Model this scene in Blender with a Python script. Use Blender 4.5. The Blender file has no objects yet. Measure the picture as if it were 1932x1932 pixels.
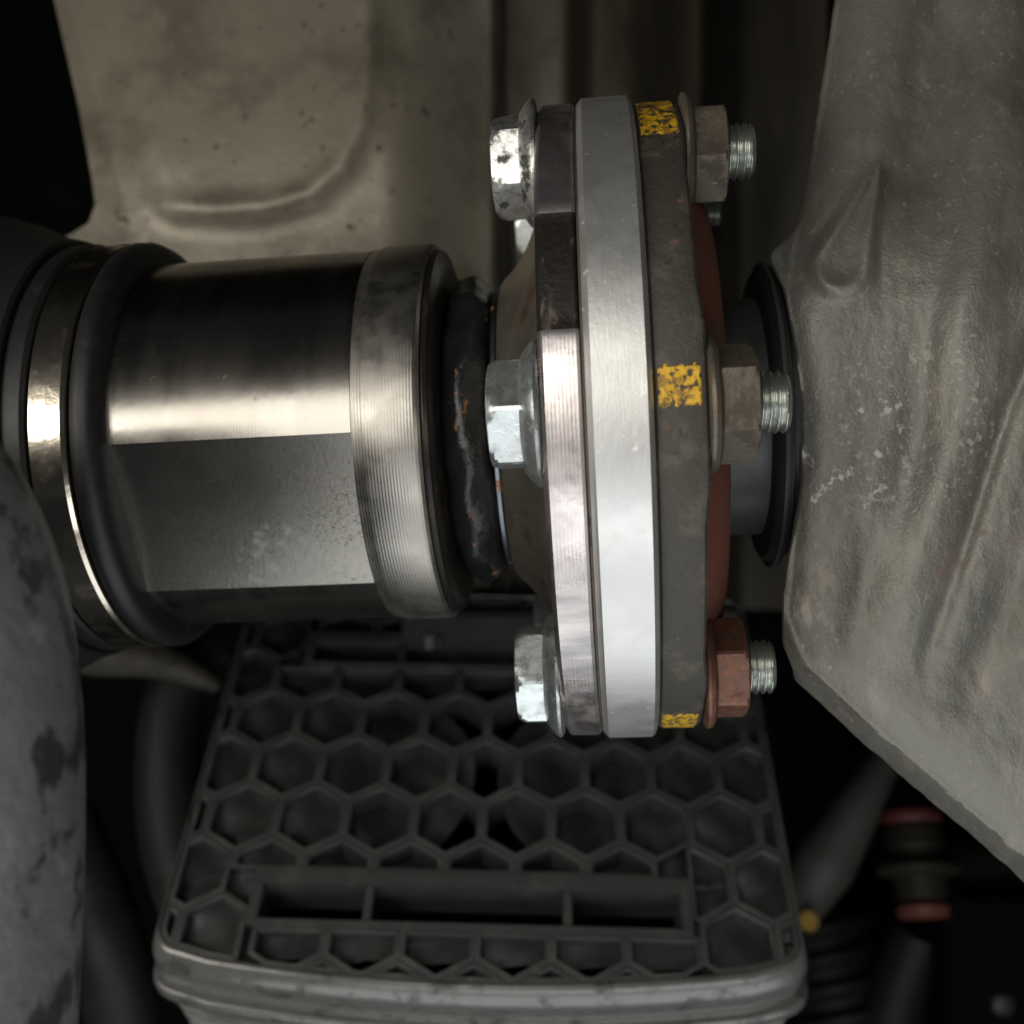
import bpy, bmesh, math, random
from math import sin, cos, pi, radians, sqrt, exp
from mathutils import Vector, Matrix, noise
random.seed(7)
U = 1e-4                       # one working unit = 0.1 mm
F = 2052.0                     # focal length in working pixels (picture 1932 wide)
sc = bpy.context.scene
COL = sc.collection

# ------------------------------------------------------------------ camera, world, lamps, exposure
cd = bpy.data.cameras.new("camera"); cam = bpy.data.objects.new("camera", cd); COL.objects.link(cam)
cd.sensor_width = 36; cd.lens = 36 * F / 1932; cd.clip_start = 0.005; cd.clip_end = 20
cam.rotation_euler = (pi / 2, 0, 0)
cd.dof.use_dof = True; cd.dof.focus_distance = 1640 * U; cd.dof.aperture_fstop = 17
sc.camera = cam
w = bpy.data.worlds.new("World"); sc.world = w; w.use_nodes = True
w.node_tree.nodes["Background"].inputs[0].default_value = (0.80, 0.86, 0.95, 1)
w.node_tree.nodes["Background"].inputs[1].default_value = 0.010
def area(name, loc, aim, sx, sy, watt, col):
    l = bpy.data.lights.new(name, 'AREA'); l.shape = 'RECTANGLE'; l.size = sx * U; l.size_y = sy * U
    l.energy = watt; l.color = col
    o = bpy.data.objects.new(name, l); COL.objects.link(o); o.location = Vector(loc) * U
    o.rotation_euler = (Vector(aim) - Vector(loc)).to_track_quat('-Z', 'Z').to_euler()
    return o
area("garage_lamp", (-1250, -700, 480), (-250, 2100, 100), 3100, 1300, 0.33, (1.0, 0.96, 0.89))
area("door_light", (500, -500, -1650), (200, 2100, -100), 3200, 1300, 0.20, (0.95, 0.97, 1.0))
area("floor_bounce", (300, 1100, -3000), (200, 2000, 0), 3600, 2200, 0.27, (0.94, 0.98, 1.0))
area("left_lamp", (-2600, 200, 180), (-500, 2200, 120), 1500, 1250, 0.26, (1.0, 0.95, 0.87))
sc.view_settings.view_transform = 'Standard'; sc.view_settings.look = 'None'
sc.view_settings.exposure = 0.66; sc.view_settings.gamma = 1

# ------------------------------------------------------------------ materials
def P(px, py, d): return Vector(((px - 966) / F * d, d, (966 - py) / F * d))
def lin(c): return tuple((x / 12.92 if x <= .04045 else ((x + .055) / 1.055) ** 2.4) for x in c)
def rgb(r, g, b): return lin((r / 255, g / 255, b / 255)) + (1,)
def M(name, base, rough=.5, metal=0.0, layers=(), bumps=(), rvar=None, coat=0, spec=.5, rings=None, patches=()):
    """layers: (colour, feature size U, lo, hi, stretch xyz, metal or None, rough or None); bumps: (height U, size U, stretch)"""
    m = bpy.data.materials.new(name); m.use_nodes = True; nt = m.node_tree; N = nt.nodes; L = nt.links
    b = N["Principled BSDF"]; tc = N.new("ShaderNodeTexCoord")
    def noi(size, st=(1, 1, 1), det=6, off=0, rough_=.6):
        mp = N.new("ShaderNodeMapping"); L.new(tc.outputs["Object"], mp.inputs[0])
        mp.inputs["Scale"].default_value = tuple(1 / (size * U) * s for s in st)
        mp.inputs["Location"].default_value = (off * 3.7, off * 1.3, off * 2.1)
        n = N.new("ShaderNodeTexNoise"); n.inputs["Scale"].default_value = 1; n.inputs["Detail"].default_value = det
        n.inputs["Roughness"].default_value = rough_
        L.new(mp.outputs[0], n.inputs["Vector"]); return n.outputs["Fac"]
    def ramp(src, lo, hi):
        r = N.new("ShaderNodeMapRange"); r.interpolation_type = 'SMOOTHSTEP'; L.new(src, r.inputs[0])
        r.inputs[1].default_value = lo; r.inputs[2].default_value = hi; return r.outputs[0]
    def val(v):
        n = N.new("ShaderNodeValue"); n.outputs[0].default_value = v; return n.outputs[0]
    def mixf(a, c, f):
        n = N.new("ShaderNodeMix"); n.data_type = 'FLOAT'; L.new(f, n.inputs[0]); L.new(a, n.inputs[2]); L.new(c, n.inputs[3]); return n.outputs[0]
    def mixc(a, c, f):
        n = N.new("ShaderNodeMix"); n.data_type = 'RGBA'; L.new(f, n.inputs[0]); L.new(a, n.inputs[6]); n.inputs[7].default_value = c; return n.outputs[2]
    rg = N.new("ShaderNodeRGB"); rg.outputs[0].default_value = base; col = rg.outputs[0]
    ro = val(rough); me = val(metal)
    if rvar:
        ro = mixf(val(rough - rvar[0]), val(rough + rvar[0]), ramp(noi(rvar[1], rvar[2] if len(rvar) > 2 else (1, 1, 1), off=9), .35, .65))
    for i, (c, size, lo, hi, st, mm, rr) in enumerate(layers):
        f = ramp(noi(size, st, off=i + 1), lo, hi)
        col = mixc(col, c, f)
        if mm is not None: me = mixf(me, val(mm), f)
        if rr is not None: ro = mixf(ro, val(rr), f)
    for i, (c, cen, rad, size, lo, hi, rr) in enumerate(patches):
        vm = N.new("ShaderNodeVectorMath"); vm.operation = 'DISTANCE'; L.new(tc.outputs["Object"], vm.inputs[0]); vm.inputs[1].default_value = tuple(x * U for x in cen)
        mr = N.new("ShaderNodeMapRange"); mr.interpolation_type = 'SMOOTHSTEP'; L.new(vm.outputs["Value"], mr.inputs[0])
        mr.inputs[1].default_value = rad * U; mr.inputs[2].default_value = rad * .35 * U; mr.inputs[3].default_value = 0; mr.inputs[4].default_value = .35
        ad = N.new("ShaderNodeMath"); ad.operation = 'ADD'; L.new(noi(size, (1, 1, 1), off=31 + i), ad.inputs[0]); L.new(mr.outputs[0], ad.inputs[1])
        f = ramp(ad.outputs[0], .85 + lo, .85 + hi)
        col = mixc(col, c, f); ro = mixf(ro, val(rr), f)
    L.new(col, b.inputs["Base Color"]); L.new(ro, b.inputs["Roughness"]); L.new(me, b.inputs["Metallic"])
    b.inputs["Specular IOR Level"].default_value = spec
    b.inputs["Coat Weight"].default_value = coat; b.inputs["Coat Roughness"].default_value = .15
    prev = None
    for i, (h, size, st) in enumerate(bumps):
        bp = N.new("ShaderNodeBump"); bp.inputs["Distance"].default_value = h * U; bp.inputs["Strength"].default_value = 1
        L.new(noi(size, st, off=20 + i), bp.inputs["Height"])
        if prev: L.new(prev, bp.inputs["Normal"])
        prev = bp.outputs[0]
    if rings:
        h, pitch = rings
        sx = N.new("ShaderNodeSeparateXYZ"); L.new(tc.outputs["Object"], sx.inputs[0])
        mu = N.new("ShaderNodeMath"); mu.operation = 'MULTIPLY'; L.new(sx.outputs[0], mu.inputs[0]); mu.inputs[1].default_value = 2 * pi / (pitch * U)
        sn = N.new("ShaderNodeMath"); sn.operation = 'SINE'; L.new(mu.outputs[0], sn.inputs[0])
        bp = N.new("ShaderNodeBump"); bp.inputs["Distance"].default_value = h * U
        L.new(sn.outputs[0], bp.inputs["Height"])
        if prev: L.new(prev, bp.inputs["Normal"])
        prev = bp.outputs[0]
    if prev: L.new(prev, b.inputs["Normal"])
    return m
I3 = (1, 1, 1)
mt = {}
mt['barrel'] = M("turned_steel", rgb(146, 142, 135), .22, 1, [(rgb(150, 144, 136), 220, .45, .75, I3, None, .25), (rgb(96, 82, 66), 30, .66, .8, I3, None, .5)],
                 [(.05, 2.5, (1, .02, .02)), (.12, 16, I3)], (.03, 60, (1, .2, .2)), rings=(.012, 5.0))
mt['collar'] = M("grooved_steel", rgb(158, 154, 147), .38, 1, [(rgb(156, 150, 140), 150, .4, .85, I3, None, .42)], [(.08, 10, I3)], (.05, 40), rings=(.09, 5.2))
mt['flat'] = M("milled_steel", rgb(150, 146, 138), .27, 1, [(rgb(92, 88, 80), 11, .62, .74, (.4, 1, 1), None, .5)],
               [(.2, 7, (1, 1, .3))], (.01, 90), patches=[(rgb(160, 158, 152), (-540, -210, -250), 200, 22, -.08, .22, .5), (rgb(110, 104, 94), (-460, -300, -130), 170, 7, .0, .16, .42)])
mt['band'] = M("polished_band", rgb(205, 196, 180), .2, 1, [(rgb(140, 130, 112), 70, .5, .7, I3, None, .35)], [(.5, 18, I3)])
mt['black'] = M("black_rubber", rgb(16, 16, 16), .5, 0, [(rgb(28, 27, 26), 30, .55, .75, I3, None, .65)], [(.5, 12, I3)])
mt['blacksteel'] = M("oiled_black_steel", rgb(48, 46, 42), .35, .6, [(rgb(70, 62, 50), 40, .55, .7, I3, None, .5)], [(.8, 20, I3)])
mt['weld'] = M("weld_and_grease", rgb(44, 45, 46), .17, .5, [(rgb(132, 84, 36), 30, .64, .69, (1, .6, .6), 0, .7)],
               [(5, 44, I3), (1, 9, I3)])
mt['thinplate'] = M("thin_plate", rgb(120, 126, 130), .35, 1, [(rgb(150, 96, 40), 30, .62, .68, I3, 0, .7)], [(.6, 14, I3)])
mt['bell'] = M("bell_steel", rgb(158, 150, 136), .42, .95, [(rgb(92, 76, 62), 130, .48, .70, (.6, 1, 1), .7, .5), (rgb(66, 58, 48), 30, .66, .76, I3, .4, .6)], [(.6, 30, I3)])
mt['yflange'] = M("lathe_cut_steel", rgb(196, 188, 184), .32, .95, [(rgb(150, 146, 148), 160, .48, .62, (.2, 1, 1), None, .42), (rgb(110, 96, 84), 26, .64, .75, (.6, .6, .3), None, .5)],
                  [(.35, 8, (1, .06, .06)), (.6, 20, I3)], (.08, 50), rings=(.05, 5.5))
mt['scale'] = M("forging_scale", rgb(36, 33, 30), .5, .5, [(rgb(92, 82, 68), 26, .58, .72, (1, .6, .4), .4, .6)], [(2.5, 18, I3)])
mt['spacer'] = M("machined_aluminium", rgb(206, 205, 201), .43, .9, [(rgb(196, 197, 197), 300, .40, .70, I3, None, .5), (rgb(226, 224, 220), 14, .62, .75, I3, None, .6), (rgb(150, 140, 130), 9, .70, .8, I3, None, None)],
                 [(.25, 10, I3), (.25, 4, (1, .1, .1))], (.04, 60))
mt['comp'] = M("oxidised_forging", rgb(66, 63, 56), .60, .35, [(rgb(90, 84, 74), 60, .50, .70, I3, None, None), (rgb(110, 66, 48), 30, .64, .74, I3, 0, .8), (rgb(40, 38, 34), 18, .62, .72, I3, None, None), (rgb(140, 132, 118), 9, .68, .76, I3, None, None)],
               [(1.6, 16, I3), (1, 6, I3)])
mt['dish'] = M("red_primer", rgb(96, 52, 38), .6, 0, [(rgb(84, 66, 50), 120, .50, .68, I3, None, None), (rgb(130, 70, 50), 12, .62, .75, I3, None, None)], [(.6, 14, I3)])
mt['yellow'] = M("yellow_paint", rgb(150, 118, 34), .6, 0, [(rgb(150, 116, 30), 22, .52, .62, I3, None, None)], [(2.0, 14, I3)])
# brushed-on paint: flakes away to the dark forging
def flaky(name, c, off):
    m = M(name, c, .55, 0, [(rgb(140, 106, 30), 22, .44, .60, I3, None, None), (rgb(66, 60, 46), 11, .50, .60, (1, .5, .9), .2, .6), (rgb(62, 56, 44), 34, .57, .66, I3, .2, .6)], [(3, 14, I3)])
    return m
mt['paint'] = flaky("flaking_yellow_paint", rgb(208, 162, 30), 0)
mt['zinc'] = M("zinc_plate", rgb(206, 212, 210), .30, .9, [(rgb(168, 172, 168), 40, .45, .65, I3, None, .42), (rgb(70, 68, 62), 30, .63, .68, I3, .3, .6)], [(.8, 24, I3), (.3, 6, I3)], (.08, 20))
mt['grimezinc'] = M("grimy_zinc_plate", rgb(190, 190, 186), .32, .9, [(rgb(54, 52, 49), 34, .50, .62, I3, .3, .55)], [(1.2, 22, I3), (.4, 6, I3)], (.08, 20))
mt['thread'] = M("thread_zinc", rgb(186, 190, 182), .28, .9, [(rgb(130, 138, 132), 30, .5, .7, I3, None, .45)], [(.6, 8, I3)])
mt['nutbrown'] = M("brown_phosphate", rgb(94, 86, 74), .42, .45, [(rgb(76, 68, 58), 40, .48, .65, I3, None, .55), (rgb(150, 138, 120), 14, .66, .75, I3, .6, .35)], [(1.2, 18, I3), (.5, 5, I3)])
mt['nutred'] = M("copper_brown_nut", rgb(104, 72, 58), .42, .4, [(rgb(128, 84, 62), 22, .5, .66, I3, None, .5), (rgb(84, 56, 46), 40, .5, .68, I3, None, .55), (rgb(170, 120, 96), 14, .66, .75, I3, .5, .4)], [(1.2, 18, I3), (.5, 5, I3)])
mt['gasket'] = M("rusty_shim", rgb(84, 74, 62), .6, .4, [(rgb(60, 50, 42), 30, .5, .65, I3, None, None)], [(1, 12, I3)])
mt['neck'] = M("dark_neck", rgb(66, 68, 66), .42, .3, [(rgb(52, 54, 52), 80, .5, .7, I3, None, None)], [(.5, 30, I3)])
mt['alu'] = M("sand_cast_aluminium", rgb(114, 112, 104), .44, .38,
              [(rgb(98, 93, 84), 320, .46, .62, (1, 1, .5), None, None), (rgb(130, 124, 113), 60, .50, .70, (1, 1, .5), None, None), (rgb(104, 90, 80), 90, .62, .74, I3, 0, .7),
               (rgb(136, 132, 122), 11, .58, .74, (1.2, 1, .6), .2, .6), (rgb(160, 157, 148), 7, .70, .78, (1.2, 1, .8), .1, .7), (rgb(78, 70, 60), 26, .68, .76, I3, None, None)],
              [(2.0, 50, (1, 1, .4)), (1.6, 13, (1, 1, .7)), (1.2, 5, I3)],
              patches=[(rgb(176, 174, 166), tuple(P(1610, 850, 1730)), 190, 26, .08, .14, .6), (rgb(150, 146, 136), tuple(P(1720, 800, 1700)), 300, 12, .04, .16, .6)])
mt['shield'] = M("dusty_floor_panel", rgb(134, 127, 112), .40, .3,
                 [(rgb(112, 105, 91), 260, .44, .62, I3, None, None), (rgb(138, 131, 116), 70, .52, .74, (1, 1, .5), None, .5), (rgb(78, 69, 57), 26, .63, .69, (1, 1, .7), None, .7), (rgb(96, 88, 74), 16, .64, .74, (1, 1, .7), None, .6)],
                 [(2.2, 60, I3), (.8, 12, I3), (.3, 5, I3)])
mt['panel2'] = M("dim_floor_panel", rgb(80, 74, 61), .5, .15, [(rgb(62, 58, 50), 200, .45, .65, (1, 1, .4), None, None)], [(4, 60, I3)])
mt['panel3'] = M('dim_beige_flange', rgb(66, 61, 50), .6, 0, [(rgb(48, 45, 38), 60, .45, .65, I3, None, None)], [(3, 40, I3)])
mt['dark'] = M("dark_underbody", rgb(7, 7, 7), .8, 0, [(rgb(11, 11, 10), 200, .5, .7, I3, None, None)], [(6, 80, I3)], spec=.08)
mt['bolt_dim'] = M('dim_bolt', rgb(58, 58, 55), .5, .2)
mt['plastic'] = M("dark_grey_plastic", rgb(63, 64, 63), .5, 0, [(rgb(76, 76, 73), 120, .5, .7, I3, None, .6), (rgb(88, 86, 79), 22, .58, .76, I3, None, .7)], [(1.6, 24, I3)])  # lighter copy of the cover plastic, so rib tops look lit
mt['plasticshade'] = M("shaded_pocket_plastic", rgb(50, 51, 51), .45, 0, [(rgb(62, 63, 61), 150, .45, .7, I3, None, .6)], [(2, 40, I3)])  # darker copy of the cover plastic; pocket shade is put into the colour
mt['dusty'] = M("dusty_plastic_wall", rgb(104, 104, 98), .45, 0, [(rgb(132, 132, 124), 70, .45, .6, (.5, 1, 1), None, .6), (rgb(80, 78, 72), 40, .6, .7, I3, None, None)], [(4, 50, (.5, 1, 1))])
mt['rimgrey'] = M("highlight_rim", rgb(108, 108, 104), .24, .35, [(rgb(76, 76, 72), 60, .5, .65, I3, None, .45)], [(1.0, 40, I3)])  # cover plastic lightened along the lip; its highlight is partly in the colour
mt['exhaust'] = M("mottled_grey_pipe", rgb(104, 105, 106), .55, .1, [(rgb(50, 52, 54), 70, .52, .60, (1, 1, .7), None, None), (rgb(120, 121, 120), 50, .58, .72, I3, None, None)], [(9, 110, I3), (3, 30, I3)])
mt['hose'] = M("dull_black_hose", rgb(26, 26, 26), .55, 0, [(rgb(34, 34, 32), 150, .5, .7, I3, None, None)], [(2, 40, I3)], spec=.25)
mt['rod'] = M("grey_cast_arm", rgb(72, 72, 65), .6, .1, [(rgb(64, 64, 58), 130, .5, .7, I3, None, None)], [(3, 50, I3)])  # arm, bushing and bracket bolt colours lowered to carry the weak light there
mt['redpoly'] = M("red_bushing_rubber", rgb(86, 42, 38), .5, 0, [(rgb(120, 50, 44), 60, .5, .7, I3, None, None)], [(1, 30, I3)])
mt['orangepoly'] = M("brick_bushing_rubber", rgb(104, 60, 48), .5, 0, [(rgb(130, 66, 48), 60, .5, .7, I3, None, None)], [(1, 30, I3)])
mt['bronze'] = M("olive_bushing_shell", rgb(44, 40, 31), .55, .2, [(rgb(44, 40, 30), 80, .5, .7, I3, None, None)], [(2, 30, I3)])

# ------------------------------------------------------------------ helpers
def build(name, verts, faces, mat, parent=None, smooth=35, local=True, bev=0):
    me = bpy.data.meshes.new(name); me.from_pydata([tuple(Vector(v) * U) for v in verts], [], faces)
    bm = bmesh.new(); bm.from_mesh(me)
    bmesh.ops.remove_doubles(bm, verts=bm.verts, dist=.02 * U)
    bmesh.ops.recalc_face_normals(bm, faces=bm.faces)
    if bev:
        es = [e for e in bm.edges if len(e.link_faces) == 2 and e.calc_face_angle(0) > radians(30)]
        bmesh.ops.bevel(bm, geom=es, offset=bev * U, segments=2, affect='EDGES', clamp_overlap=True)
    for f in bm.faces: f.smooth = True
    for e in bm.edges:
        e.smooth = not (len(e.link_faces) == 2 and e.calc_face_angle(0) > radians(smooth))
    bm.to_mesh(me); bm.free()
    for m in (mat if isinstance(mat, list) else [mat]): me.materials.append(m)
    o = bpy.data.objects.new(name, me); COL.objects.link(o)
    if parent: o.parent = parent
    return o
def thing(name, label, cat, group=None, mw=None):
    o = bpy.data.objects.new(name, None); COL.objects.link(o); o.empty_display_size = .01
    if mw is not None: o.matrix_world = mw
    return tag(o, label, cat, group)
def tag(o, label=None, cat=None, group=None, kind=None):
    if label: o['label'] = label
    if cat: o['category'] = cat
    if group: o['group'] = group
    if kind: o['kind'] = kind
    return o
def rev(profile, thetas=None, rf=None, close=True, axis=None):
    """revolve (s, r) round local X; theta 0 faces the camera (-Y), positive is up"""
    if thetas is None: thetas = [2 * pi * i / 128 for i in range(128)]
    n = len(thetas); V = []; Fc = []
    for s, r in profile:
        for th in thetas:
            rr, ss = (r, s) if rf is None else rf(th, s, r)
            V.append((ss, -rr * cos(th), rr * sin(th)))
    for i in range(len(profile) - 1):
        for j in range(n):
            k = (j + 1) % n
            Fc.append((i * n + j, i * n + k, (i + 1) * n + k, (i + 1) * n + j))
    if close:
        if profile[0][1] > .01: Fc.append(tuple(range(n)))
        if profile[-1][1] > .01: Fc.append(tuple((len(profile) - 1) * n + j for j in range(n)))
    return V, Fc
def tube(name, pts, r, mat, parent=None, seg=40, rf=None, sub=10):
    """smooth tube through points (Catmull-Rom)"""
    pts = [Vector(p) for p in pts]; rr = r if isinstance(r, (list, tuple)) else [r] * len(pts)
    path = []; rad = []
    for i in range(len(pts) - 1):
        p0 = pts[max(i - 1, 0)]; p1 = pts[i]; p2 = pts[i + 1]; p3 = pts[min(i + 2, len(pts) - 1)]
        for k in range(sub):
            t = k / sub
            path.append(.5 * ((2 * p1) + (p2 - p0) * t + (2 * p0 - 5 * p1 + 4 * p2 - p3) * t * t + (3 * p1 - p0 - 3 * p2 + p3) * t ** 3))
            rad.append(rr[i] * (1 - t) + rr[i + 1] * t)
    path.append(pts[-1]); rad.append(rr[-1])
    V = []; Fc = []; up = Vector((0, 1, 0.01)).normalized()
    for i, p in enumerate(path):
        tg = (path[min(i + 1, len(path) - 1)] - path[max(i - 1, 0)]).normalized()
        a = tg.cross(up).normalized(); b = a.cross(tg)
        for j in range(seg):
            th = 2 * pi * j / seg; q = rad[i] * (rf(i / len(path), th) if rf else 1)
            V.append(p + (a * cos(th) + b * sin(th)) * q)
    for i in range(len(path) - 1):
        for j in range(seg):
            k = (j + 1) % seg; Fc.append((i * seg + j, i * seg + k, (i + 1) * seg + k, (i + 1) * seg + j))
    Fc.append(tuple(range(seg))); Fc.append(tuple((len(path) - 1) * seg + j for j in range(seg)))
    return build(name, V, Fc, mat, parent)
def boxv(x0, x1, y0, y1, z0, z1):
    V = [(x, y, z) for x in (x0, x1) for y in (y0, y1) for z in (z0, z1)]
    return V, [(0, 1, 3, 2), (4, 6, 7, 5), (0, 4, 5, 1), (2, 3, 7, 6), (0, 2, 6, 4), (1, 5, 7, 3)]
def sm(a, b, x):
    t = max(0, min(1, (x - a) / (b - a))); return t * t * (3 - 2 * t)
def seg_d(px, py, a, b):
    ax, ay = a; bx, by = b; vx, vy = bx - ax, by - ay
    t = max(0, min(1, ((px - ax) * vx + (py - ay) * vy) / (vx * vx + vy * vy)))
    return math.hypot(px - ax - t * vx, py - ay - t * vy), t
def poly_d(px, py, pts): return min(seg_d(px, py, pts[i], pts[i + 1])[0] for i in range(len(pts) - 1))
def interp(x, xs, ys):
    if x <= xs[0]: return ys[0]
    for i in range(len(xs) - 1):
        if x <= xs[i + 1]: return ys[i] + (ys[i + 1] - ys[i]) * (x - xs[i]) / (xs[i + 1] - xs[i])
    return ys[-1]

# ------------------------------------------------------------------ the driveline frame
DR = Matrix.Translation(Vector((182, 2052, 165)) * U) @ Matrix.Rotation(radians(-5), 4, 'Z') @ Matrix.Rotation(radians(-2.5), 4, 'Y')
DRi = DR.inverted()

# ================================================================== SETTING
def sheet(name, x0, x1, y0, y1, nx, ny, dfun, mat, thick=12, xl=None):
    """a real pressed sheet: surface sampled on a grid, closed with a back face"""
    V = []; Fc = []
    for j in range(ny + 1):
        py = y0 + (y1 - y0) * j / ny
        a = xl(py) if xl else x0
        for i in range(nx + 1):
            px = a + (x1 - a) * i / nx
            V.append(P(px, py, dfun(px, py)))
    n = len(V)
    V += [v + Vector((0, thick, 0)) for v in V]
    q = lambda i, j: j * (nx + 1) + i
    for j in range(ny):
        for i in range(nx):
            Fc.append((q(i, j), q(i + 1, j), q(i + 1, j + 1), q(i, j + 1)))
            Fc.append((n + q(i, j), n + q(i, j + 1), n + q(i + 1, j + 1), n + q(i + 1, j)))
    for i in range(nx):
        Fc.append((q(i, 0), n + q(i, 0), n + q(i + 1, 0), q(i + 1, 0))); Fc.append((q(i, ny), q(i + 1, ny), n + q(i + 1, ny), n + q(i, ny)))
    for j in range(ny):
        Fc.append((q(0, j), q(0, j + 1), n + q(0, j + 1), n + q(0, j))); Fc.append((q(nx, j), n + q(nx, j), n + q(nx, j + 1), q(nx, j + 1)))
    return build(name, V, Fc, mat, smooth=50)

# the far dark underside of the car: a closed-back sheet with a few soft ribs
def d_back(px, py):
    return 5200 - 120 * sm(.2, .8, .5 + .5 * sin(px / 140)) + 60 * noise.noise(Vector((px / 300, py / 300, 0)))
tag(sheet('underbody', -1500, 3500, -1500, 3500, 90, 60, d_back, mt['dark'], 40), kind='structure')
# roof of the tunnel: closes the top so that no light comes in from above
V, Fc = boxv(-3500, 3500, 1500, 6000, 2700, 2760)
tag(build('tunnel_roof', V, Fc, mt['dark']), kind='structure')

# pressed floor panel, upper left
UO = [(700, -260), (702, 120), (690, 230), (650, 318), (590, 372), (500, 398), (400, 404), (300, 398), (150, 392), (0, 380)]
def inside_u(px, py):
    # signed distance: negative inside the pressed pocket
    d = poly_d(px, py, UO)
    ins = False
    if px < 300: ins = py < interp(px, [0, 150, 300], [380, 392, 398])
    else:
        xs = [300, 400, 500, 590, 650, 690, 702]; ys = [400, 404, 398, 372, 318, 230, 120]
        ins = px < 702 and py < interp(px, xs, ys)
    return -d if ins else d
def fold_x(py): return interp(py, [-260, 0, 430, 520, 700], [70, 142, 262, 290, 330])
def d_shield(px, py):
    d = 2900.0
    s = inside_u(px, py); fx = fold_x(py); w_ = sm(fx, fx + 90, px)
    d -= 26 * (1 - sm(-30, 60, s)) * w_                     # pocket stands proud
    d -= 12 * exp(-((s + 8) / 22) ** 2) * w_                 # soft bead on its lip
    fx = fold_x(py)
    if px < fx: d -= 0.22 * (fx - px) - 5 * sm(0, 14, fx - px)     # folded flange
    d += 170 * sm(715, 960, px) + 420 * sm(925, 1000, px)                          # falls away to the right
    d += 90 * sm(520, 1300, py) + 60 * sm(300, -200, py)
    d += 5 * noise.noise(Vector((px / 130, py / 130, 1)))
    return d
def left_edge(py): return interp(py, [-260, 0, 200, 330, 385, 420, 445, 465, 480, 1300], [50, 102, 148, 172, 180, 168, 128, 60, 10, 10])
o = sheet('floor_panel', 0, 1004, -260, 1110, 150, 165, d_shield, mt['shield'], 14, xl=left_edge)
tag(o, 'dusty beige pressed metal floor panel with a rounded pocket, behind the shaft', 'floor panel')
# lower tongue of the same panel family, seen under the seal
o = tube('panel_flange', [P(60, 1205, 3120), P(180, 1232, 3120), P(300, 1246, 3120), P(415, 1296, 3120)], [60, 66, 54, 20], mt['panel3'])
tag(o, 'dim beige metal flange showing below the black seal ring', 'metal flange')
# dim ribbed panels, top centre
def d_p2(px, py):
    return 3230 + 120 * sm(1060, 1125, px) + 46 * (.5 - .5 * cos((px - 1105) / 44)) * sm(1100, 1150, px) + 300 * sm(1180, 1340, px) + 1100 * sm(1320, 1400, px) + 150 * sm(100, 700, py) + 14 * noise.noise(Vector((px / 60, py / 120, 4)))
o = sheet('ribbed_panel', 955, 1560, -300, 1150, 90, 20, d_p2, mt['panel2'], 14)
tag(o, 'dim brown ribbed floor panel in shadow behind the top of the flanges', 'floor panel')

# ================================================================== TAIL HOUSING (far left)
t = thing('tail_housing', 'black round housing at the left frame edge that the steel shaft enters', 'housing', mw=DR)
V, Fc = rev([(-1750, 300), (-1700, 470), (-1180, 470), (-1080, 440), (-1020, 410), (-985, 402), (-980, 396), (-980, 300)])
build('housing_shell', V, Fc, mt['hose'], t)
V, Fc = rev([(-978, 340), (-978, 386), (-968, 391), (-944, 391), (-938, 386), (-938, 340)])
build('seal_case', V, Fc, mt['black'], t)

# ================================================================== DRIVE SHAFT
t = shaft = thing('drive_shaft', 'polished steel drive shaft end with a flat milled on its barrel', 'drive shaft', mw=DR)
V, Fc = rev([(-936, 330), (-936, 380), (-931, 386), (-877, 388), (-871, 384), (-869, 372), (-869, 330)])
build('polished_band', V, Fc, mt['band'], t)
V, Fc = rev([(-868, 340), (-868, 376), (-862, 384), (-852, 388), (-840, 387), (-828, 380), (-821, 366), (-819, 352), (-819, 340)])
build('rubber_seal', V, Fc, mt['black'], t)
# barrel with its milled flat
RB = 346; A0, A1 = radians(-51), radians(-3.2); am = (A0 + A1) / 2; ah = (A1 - A0) / 2
ths = [A1 + (2 * pi - (A1 - A0)) * i / 110 for i in range(111)]; ths = ths + [A0 + (A1 - A0) * i / 30 for i in range(1, 30)]
def rbar(th, s, r):
    a = (th - am + pi) % (2 * pi) - pi
    if abs(a) <= ah + 1e-6:
        k = 0 * s       # cutter run-out against the collar
        k = k if s > -422 else 0
        fl = r * cos(ah) / cos(a)
        return fl + (r - fl) * k, s
    return r, s
prof = [(-819, 300), (-819, RB)] + [(-819 + i * (819 - 422) / 8, RB) for i in range(1, 9)] + [(-419, RB), (-416, RB), (-413.5, RB), (-413.2, RB - 20)]
V, Fc = rev(prof, ths, rbar, close=False)
o = build('barrel', V, Fc, [mt['barrel'], mt['flat']], t, smooth=18)
for p in o.data.polygons:
    c = p.center; th = math.atan2(c.z, -c.y); a = (th - am + pi) % (2 * pi) - pi
    if abs(a) < ah and c.x / U < -398 and math.hypot(c.y, c.z) < (RB - .2) * U: p.material_index = 1
V, Fc = rev([(-413, 300), (-413, 345), (-395, 350), (-391, 352), (-312, 352), (-306, 350), (-301, 345), (-300, 300)])
build('collar', V, Fc, mt['collar'], t)
V, Fc = rev([(-299.5, 250), (-299.5, 340), (-296, 341), (-290, 338), (-288, 326), (-285, 322), (-283, 300), (-280, 280), (-278, 200)])
build('retaining_ring', V, Fc, mt['blacksteel'], t)
def rweld(th, s, r):
    n = noise.noise(Vector((s / 26, 4.5 * cos(th), 4.5 * sin(th)))) ; m = noise.noise(Vector((s / 60, 1.7 * cos(th) + 9, 1.7 * sin(th))))
    k = sm(200, 250, r)
    return r + k * (11 * n + 9 * m), s + 5 * m
V, Fc = rev([(-279, 190), (-281, 220)] + [(-238 - 43 * cos(a), 232 + 55 * sin(a)) for a in [pi * i / 16 for i in range(0, 17)]] + [(-192, 190)], [2 * pi * i / 220 for i in range(220)], rweld, close=False)
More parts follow.
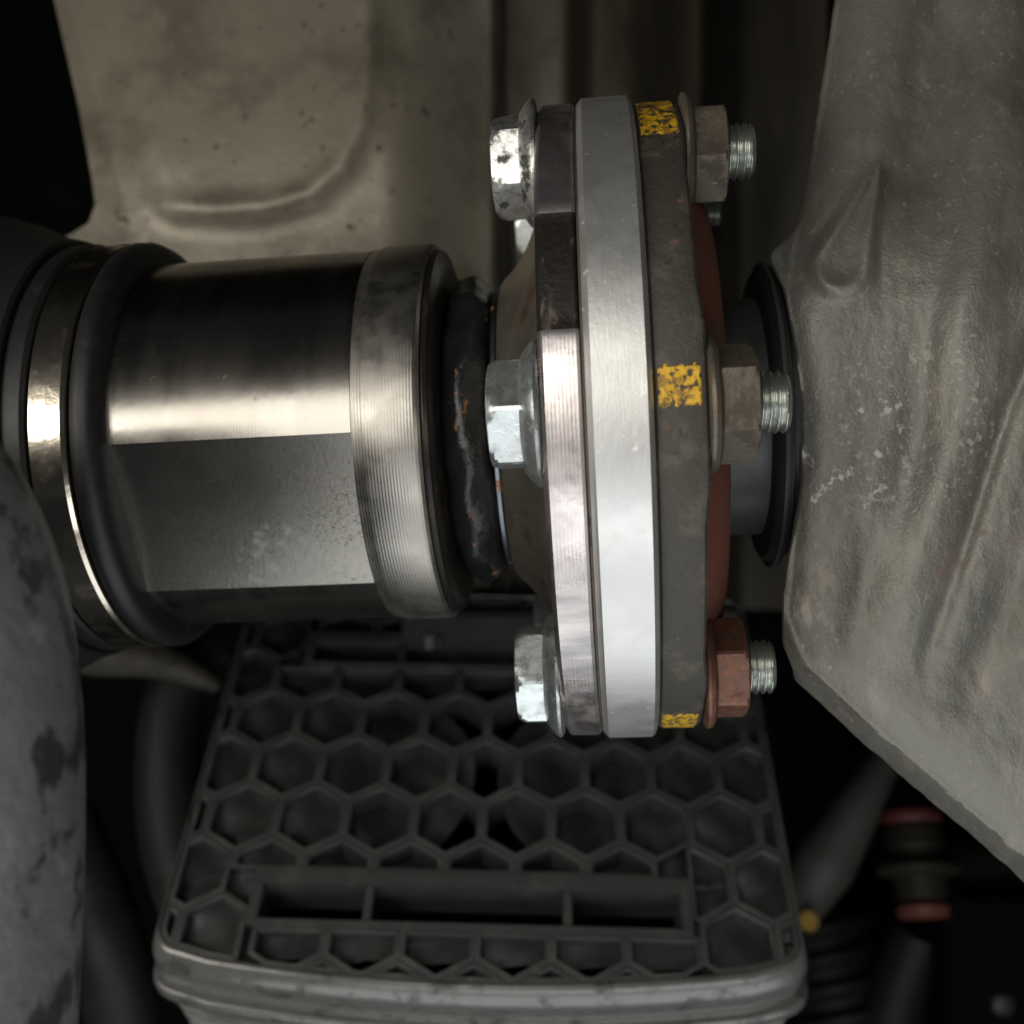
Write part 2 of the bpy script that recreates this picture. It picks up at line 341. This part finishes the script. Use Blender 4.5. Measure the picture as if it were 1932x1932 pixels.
build('weld_bead', V, Fc, mt['weld'], t, smooth=60)
V, Fc = rev([(-196, 190), (-196, 262), (-193, 266), (-187, 266), (-184, 262), (-184, 190)])
build('shim_ring', V, Fc, mt['thinplate'], t)
V, Fc = rev([(-183, 180), (-183, 272), (-176, 282), (-160, 296), (-140, 322), (-122, 358), (-108, 392), (-97, 404), (-97, 180)])
build('bell', V, Fc, mt['bell'], t)
# round flange plate, machined in front and rough forged above
def ryf(th, s, r):
    if r < 500: return r, s
    a = math.degrees(th) % 360
    if a > 180: a -= 360
    dip = 6 * (sm(8.5, 10.5, a) - sm(27, 29, a)) + 6 * (sm(128, 131, a) - sm(147, 150, a)) + 6 * (sm(-112, -109, a) - sm(-93, -90, a))
    return r - dip, s
V, Fc = rev([(-96, 120), (-96, 562), (-92, 569), (-88, 572), (-42, 572), (-38, 569), (-36, 565), (-36, 120)], [2 * pi * i / 360 for i in range(360)], ryf)
o = build('flange_plate', V, Fc, [mt['yflange'], mt['scale']], t, smooth=25)
for p in o.data.polygons:
    c = p.center; a = math.degrees(math.atan2(c.z, -c.y))
    if 9.2 < a < 28.3 or 129 < a < 149 or -111 < a < -91: p.material_index = 1

# ================================================================== SPACER
V, Fc = rev([(-32, 250), (-32, 568), (-27, 574), (-23, 578), (52, 578), (57, 574), (60, 568), (60, 250), (-32, 250)], [2 * pi * i / 256 for i in range(256)], close=False)
o = build('flange_spacer', V, Fc, mt['spacer'], smooth=25); o.matrix_world = DR
tag(o, 'thick bright aluminium spacer disc clamped between the two steel flanges', 'spacer ring')
V, Fc = rev([(-35.5, 250), (-35.5, 566), (-32.5, 566), (-32.5, 250), (-35.5, 250)], close=False)
o = build('flange_gasket', V, Fc, mt['gasket']); o.matrix_world = DR
tag(o, 'thin brown shim between the left steel flange and the aluminium spacer', 'gasket')

# ================================================================== COMPANION FLANGE
t = comp = thing('companion_flange', 'dark oxidised steel flange right of the spacer with yellow paint marks', 'flange', mw=DR)
BA = [-2.2, 57.8, -62.2, 117.8, -122.2, 177.8]
def rcf(th, s, r):
    if r < 450: return r, s
    a = math.degrees(th); k = .5 + .5 * cos(radians(6 * (a - BA[0])))
    r2 = r - 4 * (1 - sm(.0, .6, k))
    s2 = s + (0 if s < 100 else -6 * (1 - sm(.3, .75, k)))
    return r2, s2
V, Fc = rev([(61, 150), (61, 556), (65, 561), (72, 563), (124, 563), (131, 561), (135, 556), (135, 440), (135, 150)], [2 * pi * i / 256 for i in range(256)], rcf)
build('flange_plate', V, Fc, mt['comp'], t, smooth=30)
V, Fc = rev([(126, 150), (126, 455), (132, 452), (146, 440), (160, 424), (174, 404), (182, 384), (186, 340), (188, 230), (188, 150)])
build('dust_dish', V, Fc, mt['dish'], t)
V, Fc = rev([(186, 100), (186, 214), (190, 218), (276, 218), (280, 214), (280, 100)])
build('neck', V, Fc, mt['neck'], t)
# yellow paint marks: thin coats following the flange rim
for k, (a0, a1) in enumerate([(-2.6, 3.2), (46, 70), (-77, -63)]):
    n = 26; V = []; Fc = []; sN = 14
    for i in range(n + 1):
        for j in range(sN + 1):
            s = 65 + 63 * j / sN
            a = radians(a0 + (a1 - a0) * i / n)
            if i in (0, n): a += radians((2.0 if k == 1 else 1.1) * noise.noise(Vector((j * .8, k * 5, i))))
            r0, _ = rcf(a, 80, 563)
            edge = min(i, n - i, j, sN - j) == 0
            rr = r0 + (-1.0 if edge else 1.2)
            if s < 72: rr -= (72 - s) * .3
            if s > 124: rr -= (s - 124) * .3
            V.append((s, -rr * cos(a), rr * sin(a)))
    for i in range(n):
        for j in range(sN):
            q = i * (sN + 1) + j; Fc.append((q, q + 1, q + sN + 2, q + sN + 1))
    build('paint_mark', V, Fc, mt['paint'], t)

# ================================================================== BOLTS AND NUTS
def hexr(ap, rot):
    def f(th, s, r):
        a = (th - rot) % (pi / 3) - pi / 6
        return min(r, ap / cos(a)), s
    return f
th72 = [2 * pi * i / 96 for i in range(96)]
def bolt(th, rot, zincm, label, group='flange bolts', headx=0, big=1.0):
    B = DR @ Matrix.Rotation(0, 4, 'X') @ Matrix.Translation(Vector((0, -488 * cos(radians(th)), 488 * sin(radians(th)))) * U)
    t = thing('flange_bolt', label, 'bolt', group, B)
    ap = 74
    V, Fc = rev([(-167, 0), (-165.5, 48), (-169, 62), (-172, 70), (-170, 76), (-164, 81), (-158, 84), (-152, 90), (-124, 90), (-114, 88), (-110, 82)], th72, hexr(ap, rot))
    build('head', V, Fc, zincm, t, smooth=22)
    V, Fc = rev([(-128, 60), (-124, 84), (-116, 96), (-108, 104), (-103, 107), (-98.5, 105), (-96.5, 100), (-96.5, 30)])
    build('head_flange', V, Fc, zincm, t)
    # shank with rolled thread (helix)
    V = []; Fc = []; n = 36; pitch = 11.5; R0 = 46; s0, s1 = 190, 253; st = 5
    rows = int((s1 - s0) / pitch * 10)
    V2, F2 = rev([(-100, 44), (s0, 44)], [2 * pi * i / 36 for i in range(36)], close=False)
    base = 0
    for i in range(rows + 1):
        s = s0 + (s1 - s0) * i / rows
        for j in range(n):
            a = 2 * pi * j / n; ph = (s / pitch - j / n) % 1
            r = R0 - 7 * (abs(2 * ph - 1)) ** 1.0
            lim = R0 - 1 - max(0, (s - (s1 - 7))) * 1.3
            r = min(r, lim); V.append((s, -r * cos(a), r * sin(a)))
    for i in range(rows):
        for j in range(n):
            k = (j + 1) % n; Fc.append((i * n + j, i * n + k, (i + 1) * n + k, (i + 1) * n + j))
    Fc.append(tuple(rows * n + j for j in range(n)))
    m = len(V); V += V2; Fc += [tuple(x + m for x in f) for f in F2]
    build('threaded_shank', V, Fc, mt['thread'], t, smooth=80)
    return t
def nut(th, rot, m, label, group='flange nuts'):
    B = DR @ Matrix.Translation(Vector((0, -488 * cos(radians(th)), 488 * sin(radians(th)))) * U)
    t = thing('hex_nut', label, 'nut', group, B)
    ap = 74
    V, Fc = rev([(150, 60), (150, 84), (158, 90), (196, 90), (200, 86), (204, 80), (206.5, 72), (206.5, 52), (200, 47)], th72, hexr(ap, rot), close=False)
    build('hex_body', V, Fc, m, t, smooth=22)
    V, Fc = rev([(135.5, 40), (135.5, 94), (138, 98), (143, 99), (149, 96), (154, 86), (158, 60)])
    build('nut_flange', V, Fc, m, t)
    return t
RB_ = radians
bolt(BA[0], RB_(2), mt['zinc'], 'bright zinc hex flange bolt at mid height nearest the viewer')
bolt(BA[1], RB_(26), mt['grimezinc'], 'grimy zinc hex flange bolt at the top of the flange, blackened upper face')
bolt(BA[2], RB_(-2), mt['zinc'], 'zinc hex flange bolt at the bottom of the flange above the honeycomb cover')
bolt(BA[3], RB_(10), mt['zinc'], 'far upper flange bolt mostly hidden behind the flanges and red dish')
bolt(BA[4], RB_(10), mt['zinc'], 'far lower flange bolt showing only a tip behind the copper brown nut')
nut(BA[0], RB_(30), mt['nutbrown'], 'brown grey flange nut at mid height with the yellow mark beside it')
nut(BA[1], RB_(40), mt['nutbrown'], 'brown grey flange nut at the top right of the flange')
nut(BA[2], RB_(24), mt['nutred'], 'copper brown flange nut at the bottom right of the flange')
nut(BA[3], RB_(20), mt['nutbrown'], 'dark far flange nut behind the upper edge of the red dish')
nut(BA[4], RB_(20), mt['nutbrown'], 'far lower flange nut almost covered by the copper brown nut')

# ================================================================== OIL SEAL and CAST HOUSING
t = thing('oil_seal', 'black oil seal disc with a thin shiny rim between the neck and the cast housing', 'oil seal', mw=DR)
V, Fc = rev([(270, 219), (272, 262), (276, 266), (286, 274), (298, 276), (300, 270), (300, 219)])
build('seal_lip', V, Fc, mt['hose'], t)
V, Fc = rev([(283, 276), (283, 281), (287, 283), (291, 281), (291, 276)], close=False)
build('rim', V, Fc, mt['neck'], t)
V, Fc = rev([(301, 120), (301, 258), (322, 258), (322, 205), (420, 205), (420, 120)])
build('seal_body', V, Fc, mt['black'], t)

BX = [(1612, -260), (1596, -120), (1580, 0), (1566, 90), (1552, 176), (1542, 236), (1533, 296), (1524, 360), (1514, 410), (1500, 440), (1478, 460), (1456, 474), (1450, 486),
      (1466, 510), (1481, 545), (1491, 590), (1500, 648), (1508, 700), (1514, 760), (1516, 830), (1515, 894), (1509, 950), (1500, 1005), (1490, 1050), (1484, 1090), (1480, 1130), (1478, 1180), (1480, 1220), (1490, 1236), (1509, 1246),
      (1560, 1292), (1610, 1338), (1654, 1379), (1730, 1444), (1799, 1503), (1870, 1562), (1934, 1620), (2040, 1710), (2160, 1800)]
# resample the border
BR = []
for i in range(len(BX) - 1):
    (x0, y0), (x1, y1) = BX[i], BX[i + 1]; L_ = math.hypot(x1 - x0, y1 - y0); n = max(1, int(L_ / 9))
    for k in range(n): BR.append((x0 + (x1 - x0) * k / n, y0 + (y1 - y0) * k / n))
BR.append(BX[-1])
for _ in range(3):
    BR = [BR[0]] + [((BR[i - 1][0] + 2 * BR[i][0] + BR[i + 1][0]) / 4, (BR[i - 1][1] + 2 * BR[i][1] + BR[i + 1][1]) / 4) for i in range(1, len(BR) - 1)] + [BR[-1]]
BC = [(1650, -500), (1600, -160), (1566, 90), (1533, 296), (1500, 450), (1484, 560), (1510, 720), (1514, 860), (1496, 1020), (1482, 1160), (1520, 1255), (1654, 1379), (1799, 1503), (1934, 1620), (2160, 1800), (2500, 2100)]
BR = [(x + (2.6 * noise.noise(Vector((x / 34, y / 34, 2)))), y + (2.6 * noise.noise(Vector((x / 30, y / 30, 8))) if y > 1250 else 0)) for x, y in BR]
G1 = [(1960, 640), (1905, 760), (1850, 930), (1800, 1090), (1752, 1230), (1735, 1300)]
G6 = [(1880, 640), (1820, 800), (1765, 960), (1715, 1110), (1690, 1220)]
G7 = [(1800, 420), (1750, 640), (1725, 820), (1690, 980)]
G2 = [(1790, -200), (1765, 60), (1725, 250), (1700, 420)]
G3 = [(1932, 1040), (1880, 1180), (1820, 1330)]
G4 = [(1640, 1000), (1625, 1120), (1600, 1230)]
G5 = [(1900, 0), (1880, 300), (1820, 560), (1770, 800)]
def d_house(px, py, e):
    d = 1730.0
    e = max(0, e - 4)
    d += 120 * exp(-e / 42) * (.30 + .50 * sm(640, 300, py))
    d -= 80 * sm(60, 600, e)
    d += 190 * sm(620, -150, py)
    fade = lambda a, b: sm(a, a + 160, py) * (1 - sm(b - 170, b, py))
    d += 13 * exp(-(poly_d(px, py, G1) / 17) ** 2) * fade(400, 1330) - 18 * exp(-(poly_d(px, py, G6) / 46) ** 2) * fade(560, 1280)
    d += 22 * exp(-(poly_d(px, py, G2) / 50) ** 2) * (1 - sm(300, 480, py)) + 22 * exp(-(poly_d(px, py, G3) / 40) ** 2) * fade(980, 1400) + 11 * exp(-(poly_d(px, py, G4) / 28) ** 2) * fade(930, 1300)
    d -= 24 * exp(-(poly_d(px, py, G5) / 66) ** 2) * (1 - sm(640, 840, py))
    d += 10 * exp(-(poly_d(px, py, G7) / 34) ** 2) * fade(360, 1060)
    dd, tt = seg_d(px, py, (1652, 325), (1588, 498))
    rr = 10 + 50 * tt
    d -= 22 * (1 - sm(rr - 16, rr + 16, dd)); d += 14 * (1 - sm(rr * .1, rr - 4, dd))
    d += 4 * noise.noise(Vector((px / 110, py / 220, 3))) + 1.2 * noise.noise(Vector((px / 22, py / 36, 5)))
    return d
V = []; Fc = []; cols = 150; nb = len(BR)
for j, (bx, by) in enumerate(BR):
    a = BR[max(j - 1, 0)]; b = BR[min(j + 1, nb - 1)]
    tx, ty = b[0] - a[0], b[1] - a[1]; L_ = math.hypot(tx, ty); nx_, ny_ = -ty / L_, tx / L_     # outward (left / down-left)
    low = sm(1225, 1262, by)
    bw = 4 + 30 * low
    d0 = d_house(bx, by, 0)
    # back wall, bevel land, rounded corner
    V.append(P(bx + nx_ * (bw - 1), by + ny_ * (bw - 1), d0 + 26))
    V[-1] = V[-1] * ((d0 + 900) / V[-1].y) + Vector((-nx_ * 40, 0, ny_ * 40))
    V.append(P(bx + nx_ * bw, by + ny_ * bw, d0 + 14 + 90 * low))
    V.append(P(bx + nx_ * (bw * .93), by + ny_ * (bw * .93), d0 + 8 + 74 * low))
    V.append(P(bx + nx_ * (bw * .12), by + ny_ * (bw * .12), d0 + 3 + 6 * low))
    for i in range(cols + 1):
        f = (i / cols); x = bx + (2200 - bx) * f
        V.append(P(x, by, d_house(x, by, poly_d(x, by, BC))))
    V.append(V[-1] + Vector((0, 1000, 0)))
W_ = cols + 6
for j in range(nb - 1):
    for i in range(W_ - 1):
        q = j * W_ + i; Fc.append((q, q + 1, q + W_ + 1, q + W_))
# close the back
for j in range(nb - 1): Fc.append((j * W_, (j + 1) * W_, (j + 1) * W_ + W_ - 1, j * W_ + W_ - 1))
Fc.append(tuple(range(W_))); Fc.append(tuple((nb - 1) * W_ + i for i in range(W_)))
o = build('gearbox_housing', V, Fc, mt['alu'], smooth=70)
tag(o, 'rough sand cast aluminium gearbox housing with pale corrosion at the right side', 'gearbox housing')

# ================================================================== HONEYCOMB COVER
TO = Vector((0, 2700, -768)); ca, sa = .747, .665
TM = Matrix(((1, 0, 0, 0), (0, ca, -sa, 2700 * U), (0, sa, ca, -768 * U), (0, 0, 0, 1))) @ Matrix.Rotation(radians(-1.6), 4, 'Z')
t = tray = thing('honeycomb_cover', 'dark grey plastic cover moulded with honeycomb pockets and a long slot, below the flange', 'plastic cover', mw=TM)
UL, UR, TT, TB = -803, 667, 770, -338
def arc(cx, cy, r, a0, a1, n=7): return [(cx + r * cos(radians(a0 + (a1 - a0) * i / n)), cy + r * sin(radians(a0 + (a1 - a0) * i / n))) for i in range(n + 1)]
out = []
out += arc(UR - 60, TT - 60, 60, 0, 90) + arc(UL + 60, TT - 60, 60, 90, 180)
out += arc(UL + 62, TB + 50, 62, 180, 250)
for i in range(1, 20):
    u = UL + 62 + (UR - UL - 124) * i / 20; c = (u - (UL + UR) / 2) / ((UR - UL) / 2)
    out.append((u, TB - 12 - 62 * (1 - c * c)))
out += arc(UR - 62, TB + 50, 62, -70, 0)
def clip(poly, nx_, ny_, c):         # keep nx*x+ny*y <= c
    r = []
    for i in range(len(poly)):
        p, q = poly[i], poly[(i + 1) % len(poly)]
        dp = nx_ * p[0] + ny_ * p[1] - c; dq = nx_ * q[0] + ny_ * q[1] - c
        if dp <= 0: r.append(p)
        if (dp < 0 < dq) or (dq < 0 < dp):
            k = dp / (dp - dq); r.append((p[0] + (q[0] - p[0]) * k, p[1] + (q[1] - p[1]) * k))
    return r
def area2(p): return sum(p[i][0] * p[(i + 1) % len(p)][1] - p[(i + 1) % len(p)][0] * p[i][1] for i in range(len(p))) / 2
def clipto(poly, conv, off):          # conv counter-clockwise, shrink by off
    for i in range(len(conv)):
        p, q = conv[i], conv[(i + 1) % len(conv)]; dx, dy = q[0] - p[0], q[1] - p[1]; L_ = math.hypot(dx, dy)
        if L_ < 1e-6: continue
        nx_, ny_ = dy / L_, -dx / L_
        poly = clip(poly, nx_, ny_, nx_ * p[0] + ny_ * p[1] - off)
        if len(poly) < 3: return []
    return poly
def inset(poly, w_): return clipto(poly, poly, w_)
def clean(poly):
    r = []
    for p in poly:
        if not r or math.hypot(p[0] - r[-1][0], p[1] - r[-1][1]) > 1.5: r.append(p)
    while len(r) > 2 and math.hypot(r[0][0] - r[-1][0], r[0][1] - r[-1][1]) <= 1.5: r.pop()
    return r
SLOTS = [(-606, 424, -286, -146), (-606, 424, 488, 612)]
PT, SP, RW = 171.0, 152.0, 11.0
hexs = []
for row in range(-4, 6):
    for k in range(-7, 7):
        cx = 12 + PT * k + (PT / 2 if row % 2 else 0); cy = SP * row
        R_ = PT / sqrt(3)
        poly = [(cx + R_ * sin(radians(60 * a)) , cy - R_ * cos(radians(60 * a)) * (SP / (.866 * PT))) for a in range(6)]
        poly = clipto(poly, out, 6)
        if len(poly) < 3: continue
        for (a, b, c, d) in SLOTS:
            cand = []
            full = area2(poly)
            # does the cell meet the slot frame?
            ov = clip(clip(clip(clip(poly, 1, 0, b), -1, 0, -a), 0, 1, d), 0, -1, -c)
            if len(ov) >= 3 and area2(ov) > 1:
                cand = [clip(poly, 1, 0, a), clip(poly, -1, 0, -b), clip(poly, 0, 1, c), clip(poly, 0, -1, -d)]
                cand = [q for q in cand if len(q) >= 3]
                poly = max(cand, key=area2) if cand else []
            if len(poly) < 3: break
        if len(poly) < 3: continue
        poly = clean(poly)
        if len(poly) < 3 or area2(poly) < 700: continue
        hexs.append(poly)
for poly in hexs:
    a0 = poly; mid = [clean(inset(a0, w_)) for w_ in (RW - 4, RW, RW + 3)]
    base = inset(a0, RW)
    if len(base) < 3 or area2(base) < 250: continue
    base = clean(base)
    cx = sum(p[0] for p in base) / len(base); cy = sum(p[1] for p in base) / len(base)
    # rim top, rounded shoulder, tapered wall
    V = []; Fc = []; n = len(base)
    def ringp(sc_, z): return [(cx + (p[0] - cx) * sc_, cy + (p[1] - cy) * sc_, z) for p in base]
    size = sqrt(area2(base))
    rings_ = [ringp(1, 0)] + [ringp(1 - q / size, z) for q, z in ((1.5, -1), (5, -4), (9, -14), (16, -90))]
    for r_ in rings_: V += r_
    for i in range(len(rings_) - 1):
        for j in range(n):
            k = (j + 1) % n; Fc.append((i * n + j, i * n + k, (i + 1) * n + k, (i + 1) * n + j))
    # flat rim: from the cell border to the inner edge, by angular matching
    A = clean(a0); ia = len(V); V += [(p[0], p[1], -2) for p in A]
    import_edges = []
    # merge walk
    def ang(p): return math.atan2(p[1] - cy, p[0] - cx)
    oa = sorted(range(len(A)), key=lambda i: ang(A[i])); ob = sorted(range(n), key=lambda i: ang(base[i]))
    i = j = 0; na, nb2 = len(oa), len(ob)
    while i < na or j < nb2:
        pa, pb = ia + oa[i % na], ob[j % nb2]
        anga = ang(A[oa[(i + 1) % na]]) + (2 * pi if i + 1 >= na else 0) if i < na else 99
        angb = ang(base[ob[(j + 1) % nb2]]) + (2 * pi if j + 1 >= nb2 else 0) if j < nb2 else 99
        if anga < angb: Fc.append((pa, ia + oa[(i + 1) % na], pb)); i += 1
        else: Fc.append((pa, ob[(j + 1) % nb2], pb)); j += 1
    o = build('honeycomb_cell', V, Fc, [mt['plastic'], mt['plasticshade']], t, smooth=50)
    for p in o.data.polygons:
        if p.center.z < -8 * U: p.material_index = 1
# backing behind the pockets, with the hourglass opening and the slots left open
UC = -72.0
def solid(tv):
    iv = [(UL + 14, UR - 14)]
    cut = []
    for (a, b, c, d) in SLOTS:
        if c < tv < d: cut.append((a + 2, b - 2))
    if -146 <= tv <= 440:
        R_ = 290; q = min(abs(tv - 150), R_ - 5); w_ = 30 + R_ - sqrt(R_ * R_ - q * q)
        cut.append((UC - w_, UC + w_))
    if cut:
        a, b = cut[0]; return [(UL + 14, a), (b, UR - 14)]
    return iv
def hb(u, v):
    q = abs(u - UC)
    return -30 - 60 * exp(-((q - 260) / 130) ** 2) * sm(-170, -60, v) - 14 * sin(u * 2 * pi / PT) * sin(v * 2 * pi / (2 * SP)) + 10 * noise.noise(Vector((u / 70, v / 70, 0)))
tv = [TB - 20 + 2.0]
while tv[-1] < TT - 12: tv.append(tv[-1] + 12)
V = []; Fc = []
for a, b in zip(tv[:-1], tv[1:]):
    m = (a + b) / 2; ia_, ib_ = solid(a), solid(b); im = solid(m)
    if len(ia_) != len(im): ia_ = im
    if len(ib_) != len(im): ib_ = im
    for (p, q), (r_, s_) in zip(ia_, ib_):
        n = 40; b0 = len(V)
        for i in range(n + 1): u = p + (q - p) * i / n; V.append((u, a, hb(u, a)))
        for i in range(n + 1): u = r_ + (s_ - r_) * i / n; V.append((u, b, hb(u, b)))
        for i in range(n): Fc.append((b0 + i, b0 + i + 1, b0 + n + 2 + i, b0 + n + 1 + i))
build('pocket_floor', V, Fc, mt['plasticshade'], t, smooth=50)
# closed bottom box well below the pockets
V, Fc = boxv(UL + 40, UR - 40, TB - 10, TT - 20, -420, -400)
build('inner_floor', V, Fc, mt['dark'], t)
# slot frames
for (a, b, c, d), th_ in zip(SLOTS, (34, 26)):
    for (x0, x1, y0, y1) in ((a, b, d - 36, d), (a, b, c, c + 14), (a, a + 26, c + 14.2, d - 36.2), (b - 26, b, c + 14.2, d - 36.2)):
        V, Fc = boxv(x0, x1, y0, y1, -120, 7); build('slot_frame_bar', V, Fc, mt['plastic'], t, bev=2.5)
    for x in (-329, 136):
        V, Fc = boxv(x - 10, x + 10, c + 14.4, d - 36.4, -110, 1); build('slot_divider', V, Fc, mt['plastic'], t, bev=2)
# rim and side wall swept round the outline
def sweep(prof_, mat, name):
    n = len(out); V = []; Fc = []
    nor = []
    for i in range(n):
        p, q = out[i - 1], out[(i + 1) % n]; dx, dy = q[0] - p[0], q[1] - p[1]; L_ = math.hypot(dx, dy) or 1
        nor.append((dy / L_, -dx / L_))
    for (o_, h) in prof_:
        for i in range(n):
            g = o_ * (.42 + .58 * sm(0, .8, -nor[i][1]))       # the channel is widest along the front lip
            V.append((out[i][0] + nor[i][0] * g, out[i][1] + nor[i][1] * g, h))
    for i in range(len(prof_) - 1):
        for j in range(n):
            k = (j + 1) % n; Fc.append((i * n + j, i * n + k, (i + 1) * n + k, (i + 1) * n + j))
    return build(name, V, Fc, mat, t, smooth=60)
sweep([(-7, -60), (-7, -2), (0, 2), (6, 0), (14, -6), (24, -20), (30, -42), (32, -66), (28, -80), (26, -116), (34, -124), (44, -120), (50, -124), (54, -140), (54, -156), (48, -168)], mt['rimgrey'], 'rim')
sweep([(48, -168), (36, -190), (22, -300), (4, -700), (-10, -720)], mt['dusty'], 'side_wall')

# small block and clip on the far end of the cover
t = thing('sensor_block', 'dark plastic block with a bright clip above the far slot of the honeycomb cover', 'sensor', mw=Matrix.Translation(P(880, 1178, 2950) * U))
V, Fc = boxv(-170, 190, -60, 90, -42, 36); build('body', V, Fc, mt['hose'], t, bev=10)
V, Fc = boxv(-108, -84, -72, -60, -60, -20); build('clip', V, Fc, mt['rod'], t, bev=4)
V, Fc = boxv(-76, -60, -74, -60, -62, -22); build('clip', V, Fc, mt['hose'], t, bev=4)

# ================================================================== LEFT FOREGROUND PIPE AND HOSES
def rp(f, th): return 1 + .02 * noise.noise(Vector((f * 9, cos(th) * 2, sin(th) * 2)))
o = tube('exhaust_pipe', [P(-1700, 1080, 1300), P(-1000, 1050, 1260), P(-600, 985, 1220), P(-335, 1010, 1200), P(-232, 1200, 1200), P(-209, 1420, 1200), P(-214, 1750, 1200), P(-240, 2300, 1200)], 200, mt['exhaust'], seg=72, rf=rp)
tag(o, 'out of focus mottled grey pipe filling the lower left edge of the photo', 'exhaust pipe')
o = tube('rubber_hose', [P(430, 1240, 3300), P(345, 1290, 3250), P(318, 1420, 3200), P(330, 1600, 3150), P(395, 1790, 3100), P(440, 2000, 3100)], 96, mt['hose'])
tag(o, 'thick black hose curving down just left of the honeycomb cover', 'hose')
o = tube('brake_pipe', [P(120, 1560, 3500), P(175, 1690, 3400), P(215, 1820, 3300), P(240, 2000, 3300)], 110, mt['hose'])
tag(o, 'fat black tube behind the grey pipe in the lower left corner', 'hose')

# ================================================================== LOWER RIGHT LINKAGE
def revk(pr, *a, **k): return rev([(x * 1.6, y * 1.6) for x, y in pr], *a, **k)
o = tube('cast_arm', [P(1680, 1420, 4544), P(1620, 1520, 4480), P(1555, 1630, 4448), P(1505, 1720, 4416)], [54, 96, 125, 83], mt['rod'])
tag(o, 'blurred pale grey cast arm right of the honeycomb cover', 'control arm')
t = thing('bushing', 'olive metal bushing with a red rubber ring above and a brick red ring below', 'bushing', mw=Matrix.Translation(P(1732, 1628, 4320) * U) @ Matrix.Rotation(radians(-24), 4, 'X') @ Matrix.Rotation(radians(90), 4, 'Y'))
V, Fc = revk([(-92, 20), (-92, 50), (-86, 66), (-40, 74), (-20, 60), (-8, 62), (0, 92), (10, 104), (22, 104), (30, 92), (36, 66), (86, 66), (92, 50), (92, 20)], [2 * pi * i / 64 for i in range(64)])
build('shell', V, Fc, mt['bronze'], t)
V, Fc = revk([(-128, 20), (-128, 60), (-120, 72), (-104, 74), (-94, 66), (-94, 20)], [2 * pi * i / 64 for i in range(64)]); build('upper_ring', V, Fc, mt['redpoly'], t)
V, Fc = revk([(94, 20), (94, 56), (104, 68), (124, 66), (130, 54), (130, 20)], [2 * pi * i / 64 for i in range(64)]); build('lower_ring', V, Fc, mt['orangepoly'], t)
o = tube('control_arm', [P(1790, 1640, 4464), P(1850, 1640, 4528), P(1960, 1610, 4640), P(2100, 1590, 4800)], [96, 112, 144, 160], mt['bronze'])
tag(o, 'dim brown arm running right from the red ringed bushing', 'control arm')
o = tube('link_rod', [P(1735, 1755, 4416), P(1700, 1850, 4448), P(1668, 1960, 4480), P(1640, 2080, 4512)], [106, 118, 134, 144], mt['hose'])
tag(o, 'dark grey rod below the red ringed bushing', 'link rod')
o = tube('yellow_plug', [P(1526, 1738, 4224), P(1526, 1738, 4256), P(1527, 1739, 4304)], 36, mt['yellow'], sub=2)
tag(o, 'small round yellow plug right of the honeycomb cover', 'plug')
t = thing('bellows_boot', 'ribbed black rubber boot in the lower right, beside the honeycomb cover', 'rubber boot', mw=Matrix.Translation(P(1560, 1830, 4736) * U) @ Matrix.Rotation(radians(-20), 4, 'X') @ Matrix.Rotation(radians(78), 4, 'Y'))
pf = [(-150, 60), (-150, 120)]
for i in range(5): pf += [(-140 + i * 72, 150 + i * 8), (-122 + i * 72, 176 + i * 8), (-104 + i * 72, 180 + i * 8), (-86 + i * 72, 154 + i * 8)]
V, Fc = revk(pf + [(240, 60)]); build('rubber_fold', V, Fc, mt['black'], t)
o = None
t = thing('bracket', 'black bracket with a small round grey bolt in the lower right corner', 'bracket', mw=Matrix.Translation(P(1880, 1830, 4160) * U))
V, Fc = boxv(-192, 528, 0, 140, -528, 272); build('bracket_plate', V, Fc, mt['dark'], t, bev=16)
V, Fc = revk([(0, 0), (2, 18), (8, 26), (24, 28), (24, 0)], [2 * pi * i / 32 for i in range(32)]); b_ = build('bracket_bolt', V, Fc, mt['bolt_dim'], t)
b_.location = Vector((20, -35, -128)) * U; b_.rotation_euler = (0, 0, radians(90))
